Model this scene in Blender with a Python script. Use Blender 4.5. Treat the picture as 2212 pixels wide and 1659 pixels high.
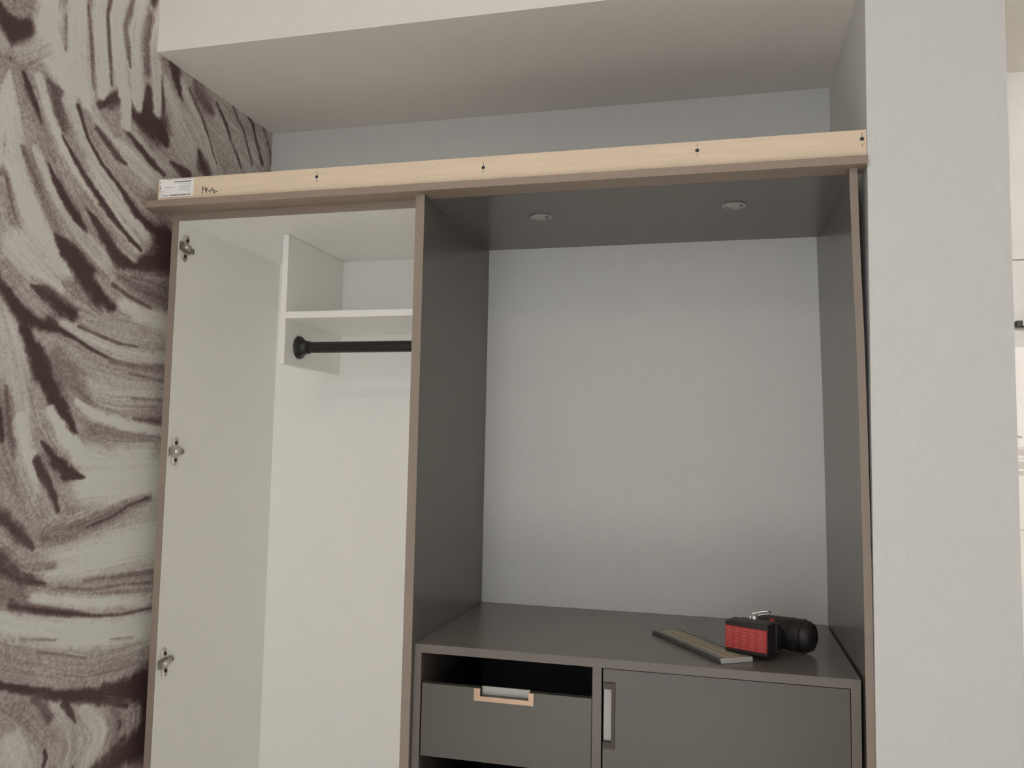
import bpy, bmesh, math, random
import numpy as np
from mathutils import Matrix, Vector

for o in list(bpy.data.objects):
    bpy.data.objects.remove(o, do_unlink=True)
SC = bpy.context.scene
COL = SC.collection

# ------------------------------------------------------------------ camera
YAW, PITCH, ROLL, FPX = 0.2486, 0.0795, 0.0198, 1775.12
fw = Vector((-math.sin(YAW)*math.cos(PITCH), math.cos(YAW)*math.cos(PITCH), math.sin(PITCH)))
rt = Vector((math.cos(YAW), math.sin(YAW), 0))
up = rt.cross(fw)
r2 = rt*math.cos(ROLL) + up*math.sin(ROLL)
u2 = up*math.cos(ROLL) - rt*math.sin(ROLL)
cd = bpy.data.cameras.new('camera')
cd.sensor_fit = 'HORIZONTAL'; cd.sensor_width = 36.0
cd.lens = FPX/2212*36.0
cd.clip_start = 0.05; cd.clip_end = 60
cam = bpy.data.objects.new('camera', cd); COL.objects.link(cam)
m = Matrix((r2, u2, -fw)).transposed().to_4x4()
m.translation = Vector((1.2588, -1.9017, 1.4231))
cam.matrix_world = m
SC.camera = cam

# ------------------------------------------------------------------ world, lights, exposure
wd = bpy.data.worlds.new('sky'); SC.world = wd; wd.use_nodes = True
bg = wd.node_tree.nodes['Background']
bg.inputs['Color'].default_value = (0.80, 0.88, 1.0, 1); bg.inputs['Strength'].default_value = 1.0

def area(name, loc, rot, sx, sy, power, col):
    l = bpy.data.lights.new(name, 'AREA'); l.shape = 'RECTANGLE'; l.size = sx; l.size_y = sy
    l.energy = power; l.color = col
    o = bpy.data.objects.new(name, l); COL.objects.link(o)
    o.location = loc; o.rotation_euler = rot
    return o
# daylight entering by the window in the rear wall (window_1: X -0.15..1.6, Z 0.35..2.80)
area('window_daylight', (0.725, -4.235, 1.575), (math.radians(90), 0, 0), 1.71, 2.42, 22, (0.94, 0.972, 1.0))
# sun falling through that window on to the floor behind the camera
sl = bpy.data.lights.new('sun', 'SUN'); sl.energy = 16; sl.angle = 0.009; sl.color = (1.0, 0.96, 0.91)
so = bpy.data.objects.new('sun', sl); COL.objects.link(so)
so.rotation_euler = Vector((0.03, 1.0, -1.05)).to_track_quat('-Z', 'Y').to_euler()

SC.view_settings.view_transform = 'Standard'
SC.view_settings.look = 'None'
SC.view_settings.gamma = 1.0
SC.view_settings.use_curve_mapping = False
SC.view_settings.exposure = -0.16
SC.cycles.max_bounces = 10; SC.cycles.diffuse_bounces = 8; SC.cycles.glossy_bounces = 3; SC.cycles.use_adaptive_sampling = True; SC.cycles.adaptive_threshold = 0.2; SC.cycles.adaptive_min_samples = 16

# ------------------------------------------------------------------ helpers
MATS = {}
def mat(name, col, rough=0.5, metal=0.0, spec=0.5, noise=None, bump=None, coat=0.0, emit=None):
    """noise=(scale, amount, (sx,sy,sz)): value variation; bump=(scale, strength, (sx,sy,sz))"""
    if name in MATS: return MATS[name]
    mt = bpy.data.materials.new(name); mt.use_nodes = True
    nt = mt.node_tree; b = nt.nodes['Principled BSDF']
    b.inputs['Base Color'].default_value = (*col, 1)
    b.inputs['Roughness'].default_value = rough
    b.inputs['Metallic'].default_value = metal
    b.inputs['Specular IOR Level'].default_value = spec
    if coat: b.inputs['Coat Weight'].default_value = coat
    if emit:
        b.inputs['Emission Color'].default_value = (*emit[0], 1); b.inputs['Emission Strength'].default_value = emit[1]
    tc = nt.nodes.new('ShaderNodeTexCoord')
    def noi(scale, st, detail=1.5):
        mp = nt.nodes.new('ShaderNodeMapping'); mp.inputs['Scale'].default_value = st
        nt.links.new(tc.outputs['Object'], mp.inputs['Vector'])
        n = nt.nodes.new('ShaderNodeTexNoise'); n.inputs['Scale'].default_value = scale; n.inputs['Detail'].default_value = detail
        nt.links.new(mp.outputs['Vector'], n.inputs['Vector'])
        return n
    if noise:
        n = noi(noise[0], noise[2])
        mx = nt.nodes.new('ShaderNodeMix'); mx.data_type = 'RGBA'
        a = noise[1]
        mx.inputs['A'].default_value = (*[c*(1-a) for c in col], 1)
        mx.inputs['B'].default_value = (*[min(1, c*(1+a)) for c in col], 1)
        nt.links.new(n.outputs['Fac'], mx.inputs['Factor'])
        nt.links.new(mx.outputs['Result'], b.inputs['Base Color'])
    if bump:
        n = noi(bump[0], bump[2])
        bp = nt.nodes.new('ShaderNodeBump'); bp.inputs['Strength'].default_value = bump[1]; bp.inputs['Distance'].default_value = 0.002
        nt.links.new(n.outputs['Fac'], bp.inputs['Height'])
        nt.links.new(bp.outputs['Normal'], b.inputs['Normal'])
    MATS[name] = mt
    return mt

WALL = mat('white_wallpaper', (0.725, 0.730, 0.718), 0.75, noise=(60, 0.035, (3, 3, 0.6)), bump=(240, 0.25, (2, 2, 0.5)))
CEIL = mat('white_ceiling_paint', (0.875, 0.835, 0.79), 0.85, noise=(40, 0.02, (1, 1, 1)))
FLOOR = mat('grey_brown_floor', (0.68, 0.665, 0.64), 0.55, noise=(3, 0.2, (1, 8, 1)))
TAUPE = mat('taupe_lacquer', (0.158, 0.139, 0.125), 0.23, noise=(200, 0.05, (1, 1, 1)))
WTOP = mat('taupe_worktop_lightened', (0.185, 0.168, 0.152), 0.25, noise=(200, 0.05, (1, 1, 1)))  # cabinet taupe lightened: light missing on the worktop is put into the colour
FRONT = mat('taupe_fronts_toned_down', (0.100, 0.091, 0.082), 0.34, noise=(200, 0.05, (1, 1, 1)))  # same taupe darkened to offset the strong light on door and drawers
ROOMW = mat('plain_white_wall_paint', (0.86, 0.855, 0.835), 0.8, noise=(40, 0.02, (1, 1, 1)))
EDGE = mat('taupe_edge_band', (0.300, 0.240, 0.200), 0.42, noise=(150, 0.05, (1, 1, 1)))
LIPM = mat('beige_taupe_lip', (0.34, 0.265, 0.21), 0.45, noise=(150, 0.05, (1, 1, 1)))
EDGE2 = mat('dark_taupe_edge', (0.160, 0.139, 0.122), 0.4, noise=(150, 0.05, (1, 1, 1)))
WHITE = mat('white_melamine', (0.905, 0.90, 0.87), 0.42, noise=(250, 0.02, (1, 1, 1)))
RAW = mat('raw_birch_board', (0.83, 0.68, 0.52), 0.6, noise=(9, 0.10, (1, 6, 14)), bump=(120, 0.08, (0.4, 6, 6)))
BLACK = mat('black_coated_metal', (0.012, 0.011, 0.012), 0.38, noise=(80, 0.2, (1, 1, 1)))
STEEL = mat('nickel_plated_steel', (0.46, 0.43, 0.38), 0.24, 1.0, noise=(90, 0.15, (1, 1, 1)))
CHROME = mat('bright_chrome', (0.88, 0.88, 0.86), 0.25, 0.8, noise=(90, 0.05, (1, 1, 1)))
BRASS = mat('brushed_copper_brass', (0.40, 0.285, 0.21), 0.36, 0.9, noise=(120, 0.12, (1, 1, 8)))
BRONZE = mat('dark_bronze', (0.045, 0.033, 0.027), 0.35, 0.5, noise=(120, 0.15, (8, 1, 1)))
FILM = mat('grey_protective_film', (0.42, 0.415, 0.40), 0.3, noise=(60, 0.06, (1, 1, 1)))
PAPER = mat('white_paper', (0.95, 0.945, 0.93), 0.7, noise=(200, 0.02, (1, 1, 1)))
INK = mat('dark_ink', (0.05, 0.05, 0.06), 0.7, noise=(200, 0.2, (1, 1, 1)))
PENCIL = mat('pen_ink', (0.07, 0.055, 0.045), 0.6, noise=(200, 0.2, (1, 1, 1)))
PALEINK = mat('pale_blue_print', (0.46, 0.46, 0.54), 0.7, noise=(300, 0.25, (1, 1, 1)))
YELLOW = mat('yellow_label_print', (0.55, 0.52, 0.25), 0.6, noise=(200, 0.2, (1, 1, 1)))
SHADEBOX = mat('shade_darkened_board', (0.03, 0.027, 0.028), 0.6, noise=(50, 0.1, (1, 1, 1)))  # shade inside the low cabinet, put into the board colour
REDP = mat('red_plastic', (0.46, 0.055, 0.052), 0.4, noise=(200, 0.15, (1, 1, 1)))
REDL = mat('pale_red_plastic', (0.62, 0.125, 0.115), 0.35, noise=(300, 0.2, (1, 1, 1)))  # paler red for the raised ribs
BLKP = mat('black_rubber_plastic', (0.022, 0.019, 0.019), 0.5, noise=(150, 0.2, (1, 1, 1)), bump=(300, 0.15, (1, 1, 1)))
GRYP = mat('grey_aluminium_strip', (0.24, 0.235, 0.215), 0.4, 0.3, noise=(60, 0.15, (1, 1, 1)))
TANP = mat('sandy_kraft_strip', (0.46, 0.405, 0.30), 0.6, noise=(60, 0.15, (1, 6, 1)))
SILV = mat('pale_cut_end', (0.55, 0.55, 0.54), 0.4, noise=(60, 0.1, (1, 1, 1)))
LAMPM = mat('silver_lamp_trim', (0.50, 0.48, 0.46), 0.35, 0.7, noise=(80, 0.1, (1, 1, 1)))
LENS = mat('frosted_lens', (0.46, 0.44, 0.42), 0.35, noise=(60, 0.1, (1, 1, 1)))
PLINTH = mat('dark_plinth', (0.05, 0.045, 0.04), 0.5, noise=(50, 0.1, (1, 1, 1)))
FRAME = mat('white_window_frame', (0.75, 0.75, 0.73), 0.4, noise=(50, 0.02, (1, 1, 1)))
GLASS = bpy.data.materials.new('clear_glass'); GLASS.use_nodes = True
_t = GLASS.node_tree; _t.nodes.remove(_t.nodes['Principled BSDF'])
_a = _t.nodes.new('ShaderNodeBsdfTransparent'); _b = _t.nodes.new('ShaderNodeBsdfGlossy'); _b.inputs['Roughness'].default_value = 0.02
_m = _t.nodes.new('ShaderNodeMixShader'); _m.inputs[0].default_value = 0.05
_t.links.new(_a.outputs[0], _m.inputs[1]); _t.links.new(_b.outputs[0], _m.inputs[2])
_t.links.new(_m.outputs[0], _t.nodes['Material Output'].inputs['Surface'])

def bm_box(bm, x0, x1, y0, y1, z0, z1, bevel=0.0, seg=1):
    r = bmesh.ops.create_cube(bm, size=1.0)
    vs = r['verts']
    bmesh.ops.scale(bm, vec=(x1-x0, y1-y0, z1-z0), verts=vs)
    bmesh.ops.translate(bm, vec=((x0+x1)/2, (y0+y1)/2, (z0+z1)/2), verts=vs)
    if bevel > 0:
        es = list({e for v in vs for e in v.link_edges})
        bmesh.ops.bevel(bm, geom=es, offset=bevel, segments=seg, affect='EDGES', profile=0.5)
    return bm

def bm_prism(bm, pts, axis, a0, a1):
    """extrude a closed polygon (list of 2-tuples) along axis ('x','y','z') from a0 to a1"""
    def P(u, v, a):
        return {'x': (a, u, v), 'y': (u, a, v), 'z': (u, v, a)}[axis]
    A = [bm.verts.new(P(u, v, a0)) for u, v in pts]; B = [bm.verts.new(P(u, v, a1)) for u, v in pts]
    n = len(pts)
    bm.faces.new(A); bm.faces.new(list(reversed(B)))
    for i in range(n):
        bm.faces.new((A[i], B[i], B[(i+1) % n], A[(i+1) % n]))
    bmesh.ops.recalc_face_normals(bm, faces=bm.faces[:])
    return bm

def bm_lathe(bm, prof, n=32, axis='z', centre=(0, 0, 0)):
    """prof: list of (radius, height). closed ends when radius 0"""
    rings = []
    for r, h in prof:
        if r < 1e-6:
            p = {'z': (0, 0, h), 'x': (h, 0, 0), 'y': (0, h, 0)}[axis]
            rings.append([bm.verts.new(Vector(p)+Vector(centre))])
        else:
            ring = []
            for i in range(n):
                a = 2*math.pi*i/n; c, s = r*math.cos(a), r*math.sin(a)
                p = {'z': (c, s, h), 'x': (h, c, s), 'y': (s, h, c)}[axis]
                ring.append(bm.verts.new(Vector(p)+Vector(centre)))
            rings.append(ring)
    for A, B in zip(rings, rings[1:]):
        for i in range(n):
            j = (i+1) % n
            if len(A) == 1 and len(B) == 1: continue
            if len(A) == 1: bm.faces.new((A[0], B[i], B[j]))
            elif len(B) == 1: bm.faces.new((A[i], B[0], A[j]))
            else: bm.faces.new((A[i], B[i], B[j], A[j]))
    bmesh.ops.recalc_face_normals(bm, faces=bm.faces[:])
    return bm

def bm_tube(bm, pts, r, n=8):
    pts = [Vector(p) for p in pts]
    rings = []
    for i, p in enumerate(pts):
        t = (pts[min(i+1, len(pts)-1)] - pts[max(i-1, 0)]).normalized()
        ref = Vector((0, 0, 1)) if abs(t.z) < 0.9 else Vector((1, 0, 0))
        a = t.cross(ref).normalized(); b = t.cross(a)
        rr = r[i] if isinstance(r, (list, tuple)) else r
        rings.append([bm.verts.new(p + a*rr*math.cos(2*math.pi*k/n) + b*rr*math.sin(2*math.pi*k/n)) for k in range(n)])
    for A, B in zip(rings, rings[1:]):
        for k in range(n):
            bm.faces.new((A[k], A[(k+1) % n], B[(k+1) % n], B[k]))
    bm.faces.new(list(reversed(rings[0]))); bm.faces.new(rings[-1])
    bmesh.ops.recalc_face_normals(bm, faces=bm.faces[:])
    return bm

def NB(): return bmesh.new()

def obj(name, bm, material, parent=None, local=False, smooth=False):
    me = bpy.data.meshes.new(name); bm.to_mesh(me); bm.free()
    me.materials.append(material)
    if smooth:
        for p in me.polygons: p.use_smooth = True
        me.set_sharp_from_angle(angle=math.radians(35))
    o = bpy.data.objects.new(name, me); COL.objects.link(o)
    if parent is not None:
        o.parent = parent
        if not local:
            o.matrix_parent_inverse = world_of(parent).inverted()
    return o

def world_of(o):
    w = o.matrix_basis.copy()
    if o.parent is not None:
        w = world_of(o.parent) @ o.matrix_parent_inverse @ w
    return w

def box(name, x0, x1, y0, y1, z0, z1, material, parent=None, bevel=0.0, local=False, seg=1):
    return obj(name, bm_box(NB(), x0, x1, y0, y1, z0, z1, bevel, seg), material, parent, local)

def thing(name, label, cat, loc=(0, 0, 0), rotz=0.0, group=None):
    o = bpy.data.objects.new(name, None); COL.objects.link(o)
    o.empty_display_size = 0.05
    o.location = loc; o.rotation_euler = (0, 0, rotz)
    o['label'] = label; o['category'] = cat
    if group: o['group'] = group
    return o

def tag(o, label, cat, group=None):
    o['label'] = label; o['category'] = cat
    if group: o['group'] = group
    return o

def struct(o, label, cat):
    o['kind'] = 'structure'; o['label'] = label; o['category'] = cat
    return o

def copy_tree(o, parent=None):
    c = o.copy(); COL.objects.link(c); c.parent = parent
    for ch in list(o.children):
        copy_tree(ch, c)
    return c

# ------------------------------------------------------------------ key dimensions (metres)
XW = -0.2566                      # mural wall
X0, XA, XB, XB2 = -0.2192, -0.199, 0.5178, 0.5408   # wardrobe outer left, inner left, divider
XP, XQ = 1.5724, 1.8506           # stub wall between the niches
YL, YW, YD, YB = -0.0255, 0.0416, 0.5973, 0.5868     # cornice front, wardrobe front, back wall, wardrobe back
YP = -0.0102
ZL, ZB0, ZB1, ZT = 2.0588, 2.0778, 2.1406, 2.0375
ZS = 2.5052                       # soffit underside
ZC = 0.95                         # worktop
RX1, RY0, RZ = 4.6, -4.2, 2.92    # room right, rear, ceiling

# mural design: (tone, edge softness, [(Y, Z, half width), ...]) in metres on the left wall
STROKES = [
(0.66,0.5,[(0.262,2.415,0.0834),(0.449,2.405,0.0893)]),
(0.5,0.3,[(0.022,2.489,0.0187),(0.028,2.455,0.0187)]),
(0.74,0.25,[(0.037,2.435,0.0179),(0.062,2.399,0.0216),(0.11,2.367,0.0284),(0.164,2.338,0.0381)]),
(0.7,0.4,[(0.098,2.325,0.0507),(0.148,2.281,0.0517)]),
(0.72,0.3,[(0.106,2.466,0.0146),(0.132,2.434,0.0206),(0.17,2.409,0.0189),(0.197,2.376,0.0196),(0.226,2.335,0.0267),(0.251,2.279,0.0336)]),
(0.24,0.6,[(0.167,2.493,0.0132),(0.181,2.471,0.0279),(0.216,2.45,0.0238),(0.251,2.438,0.0114)]),
(0.08,0.3,[(0.046,2.503,0.0077),(0.066,2.49,0.0226),(0.076,2.46,0.0183),(0.094,2.428,0.0082),(0.106,2.418,0.004)]),
(0.1,0.4,[(0.011,2.45,0.004),(0.017,2.399,0.0041),(0.028,2.37,0.005)]),
(0.2,0.5,[(0.133,2.465,0.0042),(0.168,2.434,0.0063),(0.199,2.408,0.0054),(0.222,2.378,0.0062),(0.246,2.351,0.0034),(0.261,2.319,0.0034),(0.285,2.291,0.0034)]),
(0.13,0.5,[(0.27,2.478,0.0045),(0.303,2.451,0.0058),(0.328,2.426,0.0077),(0.354,2.386,0.006),(0.39,2.358,0.0067),(0.417,2.323,0.0045)]),
(0.2,0.5,[(0.354,2.508,0.0054),(0.385,2.473,0.0043),(0.421,2.451,0.005),(0.449,2.405,0.0042),(0.478,2.358,0.0058)]),
(0.1,0.5,[(0.446,2.507,0.0061),(0.473,2.489,0.008),(0.497,2.443,0.0065),(0.527,2.399,0.0082),(0.539,2.38,0.0082)]),
(0.25,0.5,[(0.539,2.509,0.0113),(0.557,2.481,0.0071),(0.583,2.44,0.0063),(0.597,2.4,0.0086)]),
(0.1,0.35,[(0.196,2.296,0.0086),(0.215,2.266,0.0276),(0.242,2.244,0.0206)]),
(0.1,0.3,[(0.084,2.221,0.0045),(0.123,2.214,0.0118),(0.154,2.212,0.0115)]),
(0.06,0.3,[(-0.07,2.301,0.0255),(-0.019,2.302,0.0289),(0.02,2.287,0.0191),(0.048,2.264,0.0074)]),
(0.5,0.3,[(-0.439,2.227,0.0144),(-0.368,2.117,0.0149),(-0.351,2.086,0.0124)]),
(0.5,0.3,[(-0.516,2.361,0.0171),(-0.419,2.414,0.018)]),
(0.06,0.25,[(-0.52,2.306,0.032),(-0.472,2.327,0.0296),(-0.436,2.357,0.0184)]),
(0.2,0.4,[(-0.505,2.275,0.0231),(-0.488,2.262,0.0093)]),
(0.3,0.3,[(-0.484,2.393,0.0046),(-0.482,2.372,0.0046)]),
(0.25,0.4,[(-0.37,2.259,0.0095),(-0.346,2.25,0.0314),(-0.34,2.211,0.0196),(-0.329,2.162,0.0149)]),
(0.84,0.2,[(-0.497,2.226,0.0215),(-0.474,2.147,0.0279),(-0.454,2.049,0.0331),(-0.409,1.974,0.0459),(-0.35,1.9,0.0514),(-0.299,1.853,0.0473)]),
(0.36,0.5,[(-0.431,2.075,0.007),(-0.381,2.001,0.0142),(-0.339,1.94,0.0145),(-0.313,1.909,0.0145)]),
(0.4,0.5,[(-0.488,2.019,0.0065),(-0.466,1.992,0.0065),(-0.443,1.911,0.0129),(-0.419,1.832,0.013)]),
(0.25,0.5,[(-0.487,2.097,0.0021),(-0.48,2.064,0.0021)]),
(0.78,0.25,[(-0.397,2.084,0.0096),(-0.345,2.013,0.0146),(-0.283,1.956,0.0173),(-0.224,1.909,0.0201)]),
(0.85,0.2,[(-0.401,2.252,0.0122),(-0.379,2.202,0.015),(-0.342,2.146,0.0158),(-0.284,2.09,0.0179),(-0.214,2.047,0.0207),(-0.133,1.998,0.0214),(-0.065,1.958,0.0198),(-0.032,1.923,0.018)]),
(0.8,0.2,[(-0.306,2.241,0.0241),(-0.277,2.183,0.0164),(-0.22,2.125,0.0248),(-0.162,2.08,0.0303),(-0.089,2.031,0.033),(-0.013,1.997,0.0291),(0.029,1.955,0.0252)]),
(0.72,0.3,[(-0.23,2.241,0.017),(-0.171,2.191,0.019),(-0.095,2.177,0.0284),(-0.013,2.154,0.0358),(0.027,2.141,0.034)]),
(0.65,0.3,[(-0.071,2.251,0.0203),(-0.006,2.223,0.0206),(0.07,2.196,0.021)]),
(0.08,0.3,[(-0.444,2.243,0.0072),(-0.42,2.207,0.0112),(-0.387,2.154,0.0034)]),
(0.07,0.3,[(-0.323,2.145,0.0031),(-0.286,2.109,0.0078),(-0.237,2.067,0.0106),(-0.18,2.021,0.0129),(-0.132,1.99,0.0096),(-0.077,1.959,0.0074),(-0.033,1.94,0.0066)]),
(0.1,0.3,[(-0.281,2.236,0.0066),(-0.245,2.171,0.0056),(-0.193,2.122,0.0077),(-0.129,2.086,0.0084),(-0.053,2.033,0.0141),(0.012,2.008,0.0126),(0.078,2.008,0.0167)]),
(0.05,0.4,[(0.054,1.979,0.0495),(0.09,1.952,0.0534)]),
(0.12,0.35,[(-0.216,2.206,0.0081),(-0.182,2.187,0.0138),(-0.135,2.159,0.0095),(-0.105,2.153,0.0051)]),
(0.08,0.35,[(-0.118,2.241,0.0042),(-0.056,2.213,0.0102),(-0.003,2.188,0.0117),(0.044,2.173,0.0072)]),
(0.12,0.35,[(0.068,2.218,0.0039),(0.111,2.21,0.0142),(0.136,2.204,0.0173)]),
(0.08,0.25,[(-0.359,2.064,0.002),(-0.332,2.028,0.0111),(-0.296,1.994,0.0137),(-0.264,1.965,0.0138),(-0.231,1.939,0.0056)]),
(0.06,0.25,[(-0.236,1.996,0.002),(-0.197,1.968,0.0131),(-0.15,1.928,0.0216),(-0.113,1.896,0.0302)]),
(0.08,0.3,[(-0.327,1.906,0.0045),(-0.287,1.882,0.0207),(-0.25,1.86,0.0282)]),
(0.1,0.35,[(-0.211,2.269,0.0108),(-0.18,2.291,0.0165),(-0.153,2.315,0.0244)]),
(0.06,0.3,[(-0.038,2.382,0.0159),(-0.033,2.323,0.0478),(0.001,2.301,0.0524),(0.043,2.272,0.0167)]),
(0.08,0.4,[(-0.087,2.3,0.0166),(-0.056,2.291,0.0281)]),
(0.86,0.2,[(-0.386,2.455,0.0315),(-0.384,2.373,0.0394),(-0.346,2.315,0.0482),(-0.314,2.276,0.0299)]),
(0.7,0.4,[(-0.46,2.279,0.0154),(-0.428,2.302,0.0187),(-0.394,2.33,0.019)]),
(0.86,0.2,[(-0.303,2.501,0.0327),(-0.293,2.38,0.0362),(-0.27,2.288,0.0355),(-0.252,2.26,0.0199)]),
(0.86,0.2,[(-0.238,2.538,0.0247),(-0.224,2.435,0.0267),(-0.2,2.343,0.0305),(-0.208,2.299,0.0171)]),
(0.86,0.18,[(-0.18,2.57,0.0217),(-0.164,2.444,0.027),(-0.126,2.335,0.0233),(-0.116,2.254,0.0154)]),
(0.84,0.2,[(-0.124,2.602,0.0187),(-0.102,2.475,0.0282),(-0.081,2.372,0.0283),(-0.074,2.319,0.0156)]),
(0.76,0.2,[(-0.071,2.631,0.0209),(-0.039,2.551,0.0279),(-0.025,2.499,0.0257),(-0.001,2.407,0.0203),(0.004,2.338,0.017)]),
(0.42,0.5,[(-0.335,2.437,0.0034),(-0.33,2.354,0.0038)]),
(0.35,0.5,[(-0.269,2.496,0.0044),(-0.251,2.409,0.0065),(-0.235,2.304,0.0049)]),
(0.2,0.5,[(-0.204,2.523,0.0051),(-0.192,2.443,0.0069),(-0.175,2.338,0.0046)]),
(0.3,0.5,[(-0.153,2.56,0.0075),(-0.125,2.463,0.0082),(-0.112,2.414,0.0044)]),
(0.3,0.5,[(-0.075,2.563,0.0074),(-0.054,2.499,0.0112),(-0.045,2.428,0.0109)]),
(0.35,0.5,[(-0.052,2.633,0.0065),(-0.018,2.575,0.0066)]),
(0.12,0.4,[(0.018,2.416,0.0041),(0.027,2.347,0.0075)]),
(0.55,0.5,[(-0.371,1.344,0.047),(-0.3,1.292,0.0486)]),
(0.72,0.2,[(-0.463,1.711,0.0243),(-0.431,1.619,0.0452),(-0.409,1.552,0.0374),(-0.384,1.449,0.0252),(-0.369,1.379,0.0276),(-0.354,1.295,0.0298)]),
(0.36,0.4,[(-0.432,1.533,0.0101),(-0.417,1.448,0.0182),(-0.398,1.39,0.0081)]),
(0.1,0.4,[(-0.445,1.488,0.005),(-0.435,1.42,0.005)]),
(0.84,0.2,[(-0.389,1.466,0.0188),(-0.365,1.379,0.0212),(-0.352,1.295,0.0236)]),
(0.38,0.4,[(-0.11,1.851,0.0133),(-0.025,1.839,0.0359),(0.092,1.835,0.0418)]),
(0.62,0.3,[(-0.249,1.725,0.0118),(-0.133,1.716,0.0247),(0.096,1.711,0.0249)]),
(0.74,0.25,[(-0.287,1.701,0.0139),(-0.205,1.682,0.0165),(-0.105,1.659,0.019),(-0.01,1.652,0.0192),(0.107,1.656,0.0201)]),
(0.58,0.35,[(-0.376,1.669,0.0113),(-0.316,1.652,0.0176),(-0.231,1.625,0.0178),(-0.066,1.606,0.0187),(0.11,1.614,0.0178)]),
(0.72,0.35,[(-0.216,1.561,0.0232),(-0.091,1.551,0.0365),(0.101,1.565,0.0286)]),
(0.36,0.6,[(-0.288,1.603,0.0296),(-0.236,1.567,0.0263),(-0.193,1.528,0.0136)]),
(0.05,0.22,[(-0.398,1.673,0.0127),(-0.366,1.627,0.0237),(-0.337,1.576,0.0284),(-0.303,1.525,0.0305),(-0.264,1.479,0.0261),(-0.229,1.442,0.011)]),
(0.05,0.25,[(-0.477,1.784,0.012),(-0.442,1.75,0.0225),(-0.405,1.707,0.0237),(-0.347,1.695,0.0228),(-0.295,1.686,0.0098),(-0.25,1.672,0.0062),(-0.181,1.648,0.0038),(-0.103,1.629,0.0026)]),
(0.8,0.2,[(-0.42,1.846,0.0489),(-0.352,1.811,0.0254),(-0.298,1.781,0.0131)]),
(0.56,0.3,[(-0.454,1.796,0.0203),(-0.395,1.748,0.0228),(-0.353,1.719,0.0168)]),
(0.06,0.3,[(-0.384,1.772,0.0038),(-0.343,1.765,0.0202),(-0.29,1.738,0.023),(-0.255,1.728,0.0164)]),
(0.05,0.25,[(-0.302,1.89,0.0186),(-0.261,1.861,0.026),(-0.217,1.832,0.0389),(-0.172,1.798,0.0393),(-0.123,1.769,0.0123)]),
(0.06,0.3,[(-0.149,1.92,0.0148),(-0.09,1.893,0.0223),(-0.012,1.906,0.023),(0.09,1.947,0.0481)]),
(0.68,0.3,[(-0.234,1.914,0.0215),(-0.174,1.882,0.0266),(-0.145,1.872,0.0141)]),
(0.6,0.3,[(-0.111,1.938,0.0152),(-0.056,1.913,0.013)]),
(0.58,0.3,[(-0.18,1.832,0.0148),(-0.128,1.798,0.0168),(-0.081,1.786,0.0183)]),
(0.84,0.25,[(-0.092,1.78,0.0177),(-0.019,1.767,0.0223),(0.098,1.76,0.0301)]),
(0.2,0.5,[(-0.13,1.826,0.0055),(-0.065,1.806,0.006),(0.017,1.791,0.0047)]),
(0.2,0.5,[(-0.237,1.701,0.004),(-0.163,1.688,0.0041),(-0.095,1.677,0.0031),(-0.024,1.678,0.0021)]),
(0.38,0.5,[(-0.125,1.629,0.0053),(-0.02,1.625,0.0076),(0.109,1.632,0.0098)]),
(0.36,0.5,[(-0.048,1.604,0.0042),(0.112,1.594,0.0067)]),
(0.4,0.5,[(-0.037,1.538,0.0037),(0.103,1.541,0.004)]),
(0.88,0.3,[(-0.227,1.518,0.0081),(-0.168,1.49,0.0121),(-0.055,1.467,0.0144),(0.11,1.457,0.0132)]),
(0.32,0.5,[(-0.021,1.485,0.0063),(0.101,1.479,0.0097)]),
(0.42,0.5,[(-0.186,1.451,0.0116),(-0.053,1.438,0.0102),(0.105,1.431,0.0088)]),
(0.56,0.3,[(-0.352,1.536,0.0174),(-0.324,1.469,0.0239),(-0.286,1.404,0.0169),(-0.234,1.356,0.0125)]),
(0.88,0.25,[(-0.303,1.492,0.0129),(-0.265,1.441,0.0191),(-0.202,1.389,0.0281),(-0.103,1.353,0.0515),(0.052,1.359,0.0558)]),
(0.36,0.6,[(0.082,1.389,0.0269),(0.089,1.376,0.027)]),
(0.45,0.4,[(-0.312,1.379,0.0142),(-0.271,1.331,0.0165)]),
(0.07,0.25,[(-0.324,1.418,0.0044),(-0.284,1.379,0.016),(-0.243,1.348,0.019),(-0.184,1.334,0.0023)]),
(0.08,0.25,[(-0.343,1.375,0.006),(-0.318,1.343,0.012),(-0.287,1.306,0.0091),(-0.272,1.287,0.0071)]),
(0.86,0.4,[(-0.173,1.319,0.0459),(0.08,1.336,0.0669)]),
(0.86,0.4,[(-0.262,1.129,0.0361),(-0.146,1.141,0.0471),(0.102,1.152,0.0629)]),
(0.52,0.5,[(-0.403,1.331,0.0305),(-0.353,1.268,0.0308),(-0.308,1.223,0.0243)]),
(0.1,0.3,[(-0.336,1.375,0.0119),(-0.294,1.315,0.0111),(-0.266,1.26,0.0066)]),
(0.06,0.25,[(-0.276,1.37,0.0138),(-0.24,1.344,0.0177),(-0.186,1.334,0.0031)]),
(0.12,0.3,[(-0.431,1.261,0.0178),(-0.374,1.216,0.0163),(-0.331,1.179,0.0075)]),
(0.38,0.5,[(-0.301,1.201,0.015),(-0.223,1.203,0.0161),(-0.14,1.222,0.0165),(-0.037,1.252,0.0141),(0.058,1.271,0.0096)]),
(0.13,0.5,[(-0.17,1.211,0.0029),(-0.089,1.228,0.0036),(-0.024,1.256,0.0038),(0.051,1.272,0.0037)]),
(0.5,0.5,[(-0.401,1.183,0.0117),(-0.343,1.14,0.0118),(-0.268,1.13,0.0105)]),
(0.14,0.35,[(-0.422,1.154,0.0284),(-0.366,1.114,0.0173),(-0.289,1.091,0.0044)]),
(0.36,0.5,[(-0.417,1.094,0.0245),(-0.353,1.076,0.0137)]),
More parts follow.
